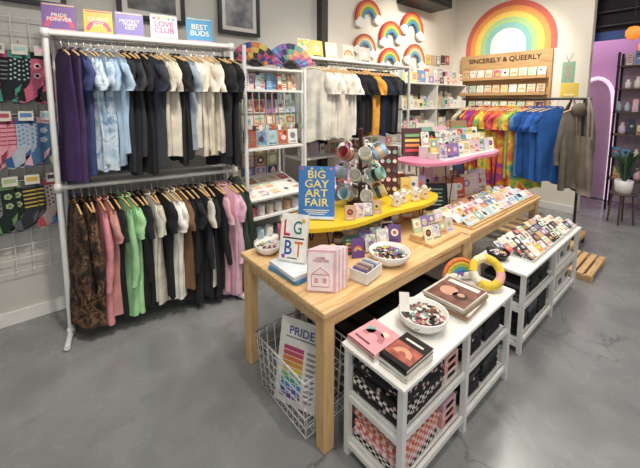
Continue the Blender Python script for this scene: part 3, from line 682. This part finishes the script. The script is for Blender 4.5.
def fold(b,cx,cy,z,w,d,h,m,rot=0):
    M=RZ((cx,cy,z),rot); n=7; pts=[]
    for k in range(n+1): a=-pi/2+pi*k/n; pts.append((w/2-h/2+h/2*math.cos(a),h/2+h/2*math.sin(a)))
    pts+=[(-w/2+.003,h),(-w/2,h*.9),(-w/2+.004,h*.52),(-w/2,h*.45),(-w/2,.003)]
    MM=M@Matrix(((1,0,0,0),(0,0,-1,d/2),(0,1,0,0),(0,0,0,1)))
    b.poly(pts,d,m,MM)
b=B('folded_floral_tote_bags')
for i in range(5): fold(b,1.24+R.uniform(-.01,.01),.89,.342+i*.035,.34,.27,.034,FLOR if i!=1 else BCHK,R.uniform(-4,4)+180)
b.done()
b=B('red_checked_pouches')
for i in range(4): fold(b,1.23,.89,.092+i*.035,.32,.26,.034,[BCHK,PCHK,CHK,CHK][i],R.uniform(-5,5)+180)
b.done()
b=B('pink_gift_boxes')
for z in (.342,.092):
    for i in range(2):
        for k in range(3):
            b.bx(1.43+.004*k,1.56,.76+.14*i,.88+.14*i,z+.042*k,z+.04+.042*k,mat(['#dc9c98','#e8b8b2','#cfa8b4','#e4cfc4'][(i+k+int(z*10))%4],.5),.003); b.bx(1.429+.004*k,1.45,.79+.14*i,.85+.14*i,z+.01+.042*k,z+.028+.042*k,mat('#b06462',.5))
            b.bx(1.46,1.53,.759,.7605,z+.01+.042*k,z+.028+.042*k,mat('#f0e4dc',.5))
b.done()
b=B('folded_black_tshirts')
for z,n,dk in ((.342,6,['#17181c','#1c1d24','#303138']),(.092,6,['#1b1c20','#2a2c38','#3c3e48'])):
    for i in range(n):
        fold(b,1.73+R.uniform(-.006,.006),.89,z+i*.031,.21,.25,.027,cloth(R.choice(dk)) if i!=2 else FLOR,180+R.uniform(-3,3)); fold(b,1.97+R.uniform(-.006,.006),.89,z+i*.031,.21,.25,.027,cloth(R.choice(dk)),180+R.uniform(-3,3))
b.done()
b=B('folded_black_tshirts')
for z in (.342,.092):
    for x in (2.52,2.72,2.92):
        for i in range(5): fold(b,x,.9,z+i*.031,.18,.24,.027,cloth(R.choice(['#17181c','#22242c','#2c2d33','#5a5c64'])),180+R.uniform(-3,3))
b.done()
b=B('white_storage_boxes')
for x in (3.2,3.40,3.59):
    for z in (.342,.092): b.bx(x-.08,x+.07,.79,1.02,z,z+.14,mat('#cfccc4',.6),.004); b.bx(x-.083,x+.073,.787,1.023,z+.115,z+.145,mat('#bfbab0',.6),.003); b.bx(x-.04,x+.03,.785,.79,z+.04,z+.08,mat('#50585f',.6))
b.done()
b=B('patch_and_sticker_trays')
for k,(x0,x1) in enumerate(((2.60,2.95),(2.97,3.31),(3.33,3.67))):
    b.bx(x0,x1,.76,1.05,.583,.59,mat('#e4e0d8',.5))
    for y in (.76,.832,.904,.976,1.045): b.bx(x0,x1,y,y+.005,.59,.61,mat('#e4e0d8',.5))
    for j in range(4):
        for i in range(4): card(b,FR((x0+.045+i*.086,.772+.072*j,.6),262,56),.074,.075,R.choice(['#26272c','#f5f2ec','#2f3440','#ece4d6',None]))
b.done()
b=B('black_pin_bowl'); b.lathe([(0,0),(.05,0),(.055,.005),(.075,.04),(.08,.055),(.075,.053),(.05,.012),(0,.012)],BLK,(2.49,.96,.583),22); pins(b,2.49,.96,.61,.055,30); b.done()
# wire basket with poster
b=B('wire_basket'); X0,X1,Y0,Y1=.90,1.28,1.19,1.68; W_=WHM
def ring(z,e): 
    b.tube([(X0+e,Y0+e,z),(X1-e,Y0+e,z),(X1-e,Y1-e,z),(X0+e,Y1-e,z)],.004 if z<.33 else .006,W_,6,closed=True)
for i,z in enumerate((.01,.07,.13,.19,.25,.31,.35)): ring(z,.03*(1-i/6))
for i in range(9):
    y=Y0+.03+(Y1-Y0-.06)*i/8; b.tube([(X0,y,.35),(X0+.03,y,.01),(X1-.03,y,.01),(X1,y,.35)],.003,W_,5)
for i in range(7):
    x=X0+.03+(X1-X0-.06)*i/6; b.tube([(x,Y0,.35),(x,Y0+.03,.01),(x,Y1-.03,.01),(x,Y1,.35)],.003,W_,5)
b.done()
b=B('rainbow_chart_poster'); M=FR((.98,1.39,.018),203,13); b.box((0,.235,-.004),(.28,.46,.006),mat('#eceae4',.35,0,.02),M)
RC=['#7a50a0','#5a66b8','#4a8fc6','#4aa48c','#7cb464','#e0c44a','#e0a044','#dc7e46','#cc5864','#c04a80']
for i,c in enumerate(RC): b.box((-.04,.05+.028*i,.0),(.13,.022,.002),mat(c,.4),M); b.box((.075,.055+.028*i,.0),(.06,.004,.002),mat('#555555',.4),M); b.box((.07,.047+.028*i,.0),(.05,.003,.002),mat('#777777',.4),M)
txt(b,M,'PRIDE',0,.40,.16,mat('#3a5a90',.4),.0); b.box((0,.362,0),(.2,.006,.002),mat('#777777',.4),M); b.done()
b=B('poster_tubes')
for i in range(5):
    x=1.13+.02*(i%2)+.03*(i//3); y=1.30+.08*i; b.tube([(x,y,.02),(x+.03,y+.01,.5+.02*i)],.018,mat(['#d9d6ce','#c8bfb0','#5a6a8a','#dcd9d0','#b9a898'][i],.6),10)
b.done()
b=B('storage_crate'); 
for z in (.02,.16,.30): 
    for y in (1.2,1.7): b.bx(1.5,2.2,y-.01,y+.01,z,z+.09,mat('#3a3430',.6))
    for x in (1.5,2.2): b.bx(x-.01,x+.01,1.21,1.69,z,z+.09,mat('#3a3430',.6))
for x in (1.52,2.18):
    for y in (1.22,1.68): b.bx(x-.02,x+.02,y-.02,y+.02,0,.4,mat('#3a3430',.6))
b.bx(1.5,2.2,1.2,1.7,0,.02,mat('#3a3430',.6)); b.done()
b=B('folded_grey_tshirts')
for i in range(11): fold(b,1.69,1.45,.021+i*.033,.28,.38,.032,cloth(R.choice(['#17181c','#3a3c44','#5a5c64','#22242c'])),180); fold(b,2.01,1.45,.021+i*.033,.28,.38,.032,cloth(R.choice(['#17181c','#2a2c38','#7a6a6a'])),180)
b.done()
# ================================================================ RIGHT BACKGROUND
b=B('black_merchandise_shelf')
for y in (.1,.6,1.08):
    for x in (6.85,7.15): b.bx(x-.015,x+.015,y-.015,y+.015,0,2.45,BLK)
for z in (.5,.85,1.2,1.55,1.9,2.25): b.bx(6.84,7.16,.09,1.1,z-.02,z,mat('#5a4a3c',.6))
b.bx(7.15,7.16,.09,1.1,.1,2.4,mat('#b8a8b4',.8)); b.done()
b=B('shelved_gift_items')
for z in (.5,.85,1.2,1.55,1.9,2.25):
    y=.16
    while y<1.02:
        w=R.uniform(.06,.13)
        if R.random()<.5: b.lathe([(0,0),(w*.3,0),(w*.42,w*.3),(w*.4,w*1.1),(w*.2,w*1.4),(w*.22,w*1.7),(0,w*1.7)],mat(R.choice(LIGHT+['#8a5a44','#3a6a4c']),.4),(6.98,y+w/2,z+.001),12)
        else: card(b,FR((6.95,y+w/2,z+.002),182,4),w*.9,R.uniform(.12,.24))
        y+=w+.015
b.done()
b=B('arched_floor_mirror')
pts=[(7.42,1.70,.02),(7.42,1.69,1.0),(7.42,1.66,1.6)]+[(7.42,1.43+.23*math.cos(a),1.75+.35*math.sin(a)) for a in [pi*k/10 for k in range(11)]]+[(7.42,1.18,1.5),(7.42,1.17,.9),(7.42,1.17,.02)]
b.tube(pts,.03,mat('#f0d4e4',.4,0,.02,5,.9),10)  # frame tube given its own emission for a neon-like pink glow
b.add([(7.43,p[1],p[2]) for p in pts],[tuple(range(len(pts)))],mat('#e4d4e8',.12,.6,.02)); b.done()
b=B('potted_plant'); b.lathe([(0,0),(.08,0),(.09,.01),(.105,.18),(.1,.18),(.09,.15),(0,.15)],CER,(6.2,.80,.44),20)
b.lathe([(0,.145),(.092,.145)],mat('#2a211a',.9),(6.2,.80,.44),16)
for k in range(20):
    a=2*pi*k/20+R.uniform(-.2,.2); l=R.uniform(.1,.22); h=R.uniform(.2,.48)
    pts=[(6.2+l*t*math.cos(a),.80+l*t*math.sin(a),.58+h*math.sin(t*pi*.6)) for t in (0,.25,.5,.75,1)]
    b.tube(pts,[.005,.012,.017,.010,.002],mat(R.choice(['#3a5a3c','#4a6a40','#2e4a38']),.6),5)
b.done()
b=B('plant_stool'); b.lathe([(0,.42),(.15,.42),(.15,.44),(0,.44)],mat('#5a4a40',.5),(6.2,.80,0),20)
for a in (0,1.57,3.14,4.71): b.tube([(6.2+.11*math.cos(a),.80+.11*math.sin(a),.42),(6.2+.14*math.cos(a),.80+.14*math.sin(a),0)],.012,mat('#5a4a40',.5),8)
b.done()
for (x,y,z) in ((6.2,.86,2.62),(6.1,.70,2.42)):
    b=B('pendant_lantern'); b.lathe([(0,-.09),(.05,-.08),(.085,-.03),(.085,.03),(.05,.08),(0,.09)],mat('#e08a3a',.5,0,.05,5,.8),(x,y,z),16)
    b.tube([(x,y,z+.09),(x,y,3.8)],.005,BLK,6); b.done()
# ================================================================ LIGHTS
def area(n,loc,rot,sx,sy,p,c=(1,1,1)):
    l=bpy.data.lights.new(n,'AREA'); l.shape='RECTANGLE'; l.size=sx; l.size_y=sy; l.energy=p; l.color=c
    o=bpy.data.objects.new(n,l); o.location=loc; o.rotation_euler=rot; bpy.context.collection.objects.link(o)
def spot(n,loc,tgt,p,ang=62,c=(1,.92,.80),r=.07):
    l=bpy.data.lights.new(n,'SPOT'); l.energy=p; l.color=c; l.spot_size=math.radians(ang); l.spot_blend=.9; l.shadow_soft_size=r
    o=bpy.data.objects.new(n,l); o.location=loc; dd=Vector(tgt)-Vector(loc); o.rotation_euler=dd.to_track_quat('-Z','Y').to_euler(); bpy.context.collection.objects.link(o)
for i,(x,y,p) in enumerate(((.3,1.2,34),(2.4,1.3,34),(4.6,1.6,42),(1.3,-1.2,26),(3.8,-.8,20))):
    area('ceiling_lamp_%d'%i,(x,y,3.7),(0,0,0),1.3,.5,p,(1,.95,.88))
for i,(a,t,p) in enumerate((((.4,1.4,3.6),(.6,2.9,1.3),165),((2.3,1.2,3.6),(2.7,2.85,1.6),185),((1.2,.3,3.6),(1.3,1.2,.7),115),((2.6,.5,3.6),(2.7,1.3,.8),130),
     ((4.2,1.6,3.6),(4.6,3.4,2.3),165),((4.6,1.8,3.6),(6.2,2.4,2.2),200),((3.7,.9,3.6),(4.6,1.6,1.1),150),((0,-.6,3.6),(.2,1.5,0),75),((3,-1,3.6),(3.4,-.2,0),60))):
    spot('track_spotlight_%d'%i,a,t,p)
area('storefront_daylight',(-1.6,-2.9,1.9),(math.radians(82),0,math.radians(-30)),3.5,2.4,72,(.92,.96,1))
area('purple_lamp',(6.9,1.5,3.4),(0,math.radians(12),0),.4,1.2,30,(1,.66,.95))
area('aisle_lamp',(6.3,-.6,3.7),(0,0,0),1,.5,32,(.97,.93,1))
w=bpy.data.worlds.new('World'); bpy.context.scene.world=w; w.use_nodes=True
w.node_tree.nodes['Background'].inputs['Color'].default_value=(.85,.86,.88,1); w.node_tree.nodes['Background'].inputs['Strength'].default_value=.2
# ================================================================ CAMERA
cd=bpy.data.cameras.new('camera'); cam=bpy.data.objects.new('camera',cd); bpy.context.collection.objects.link(cam)
cd.sensor_width=36; cd.lens=337/640*36; cd.shift_y=-95/640; cd.clip_start=.05
cam.location=(0,0,1.72); cam.rotation_euler=(math.radians(90-6.5),0,math.radians(-40))
bpy.context.scene.camera=cam
bpy.context.scene.view_settings.view_transform='Standard'
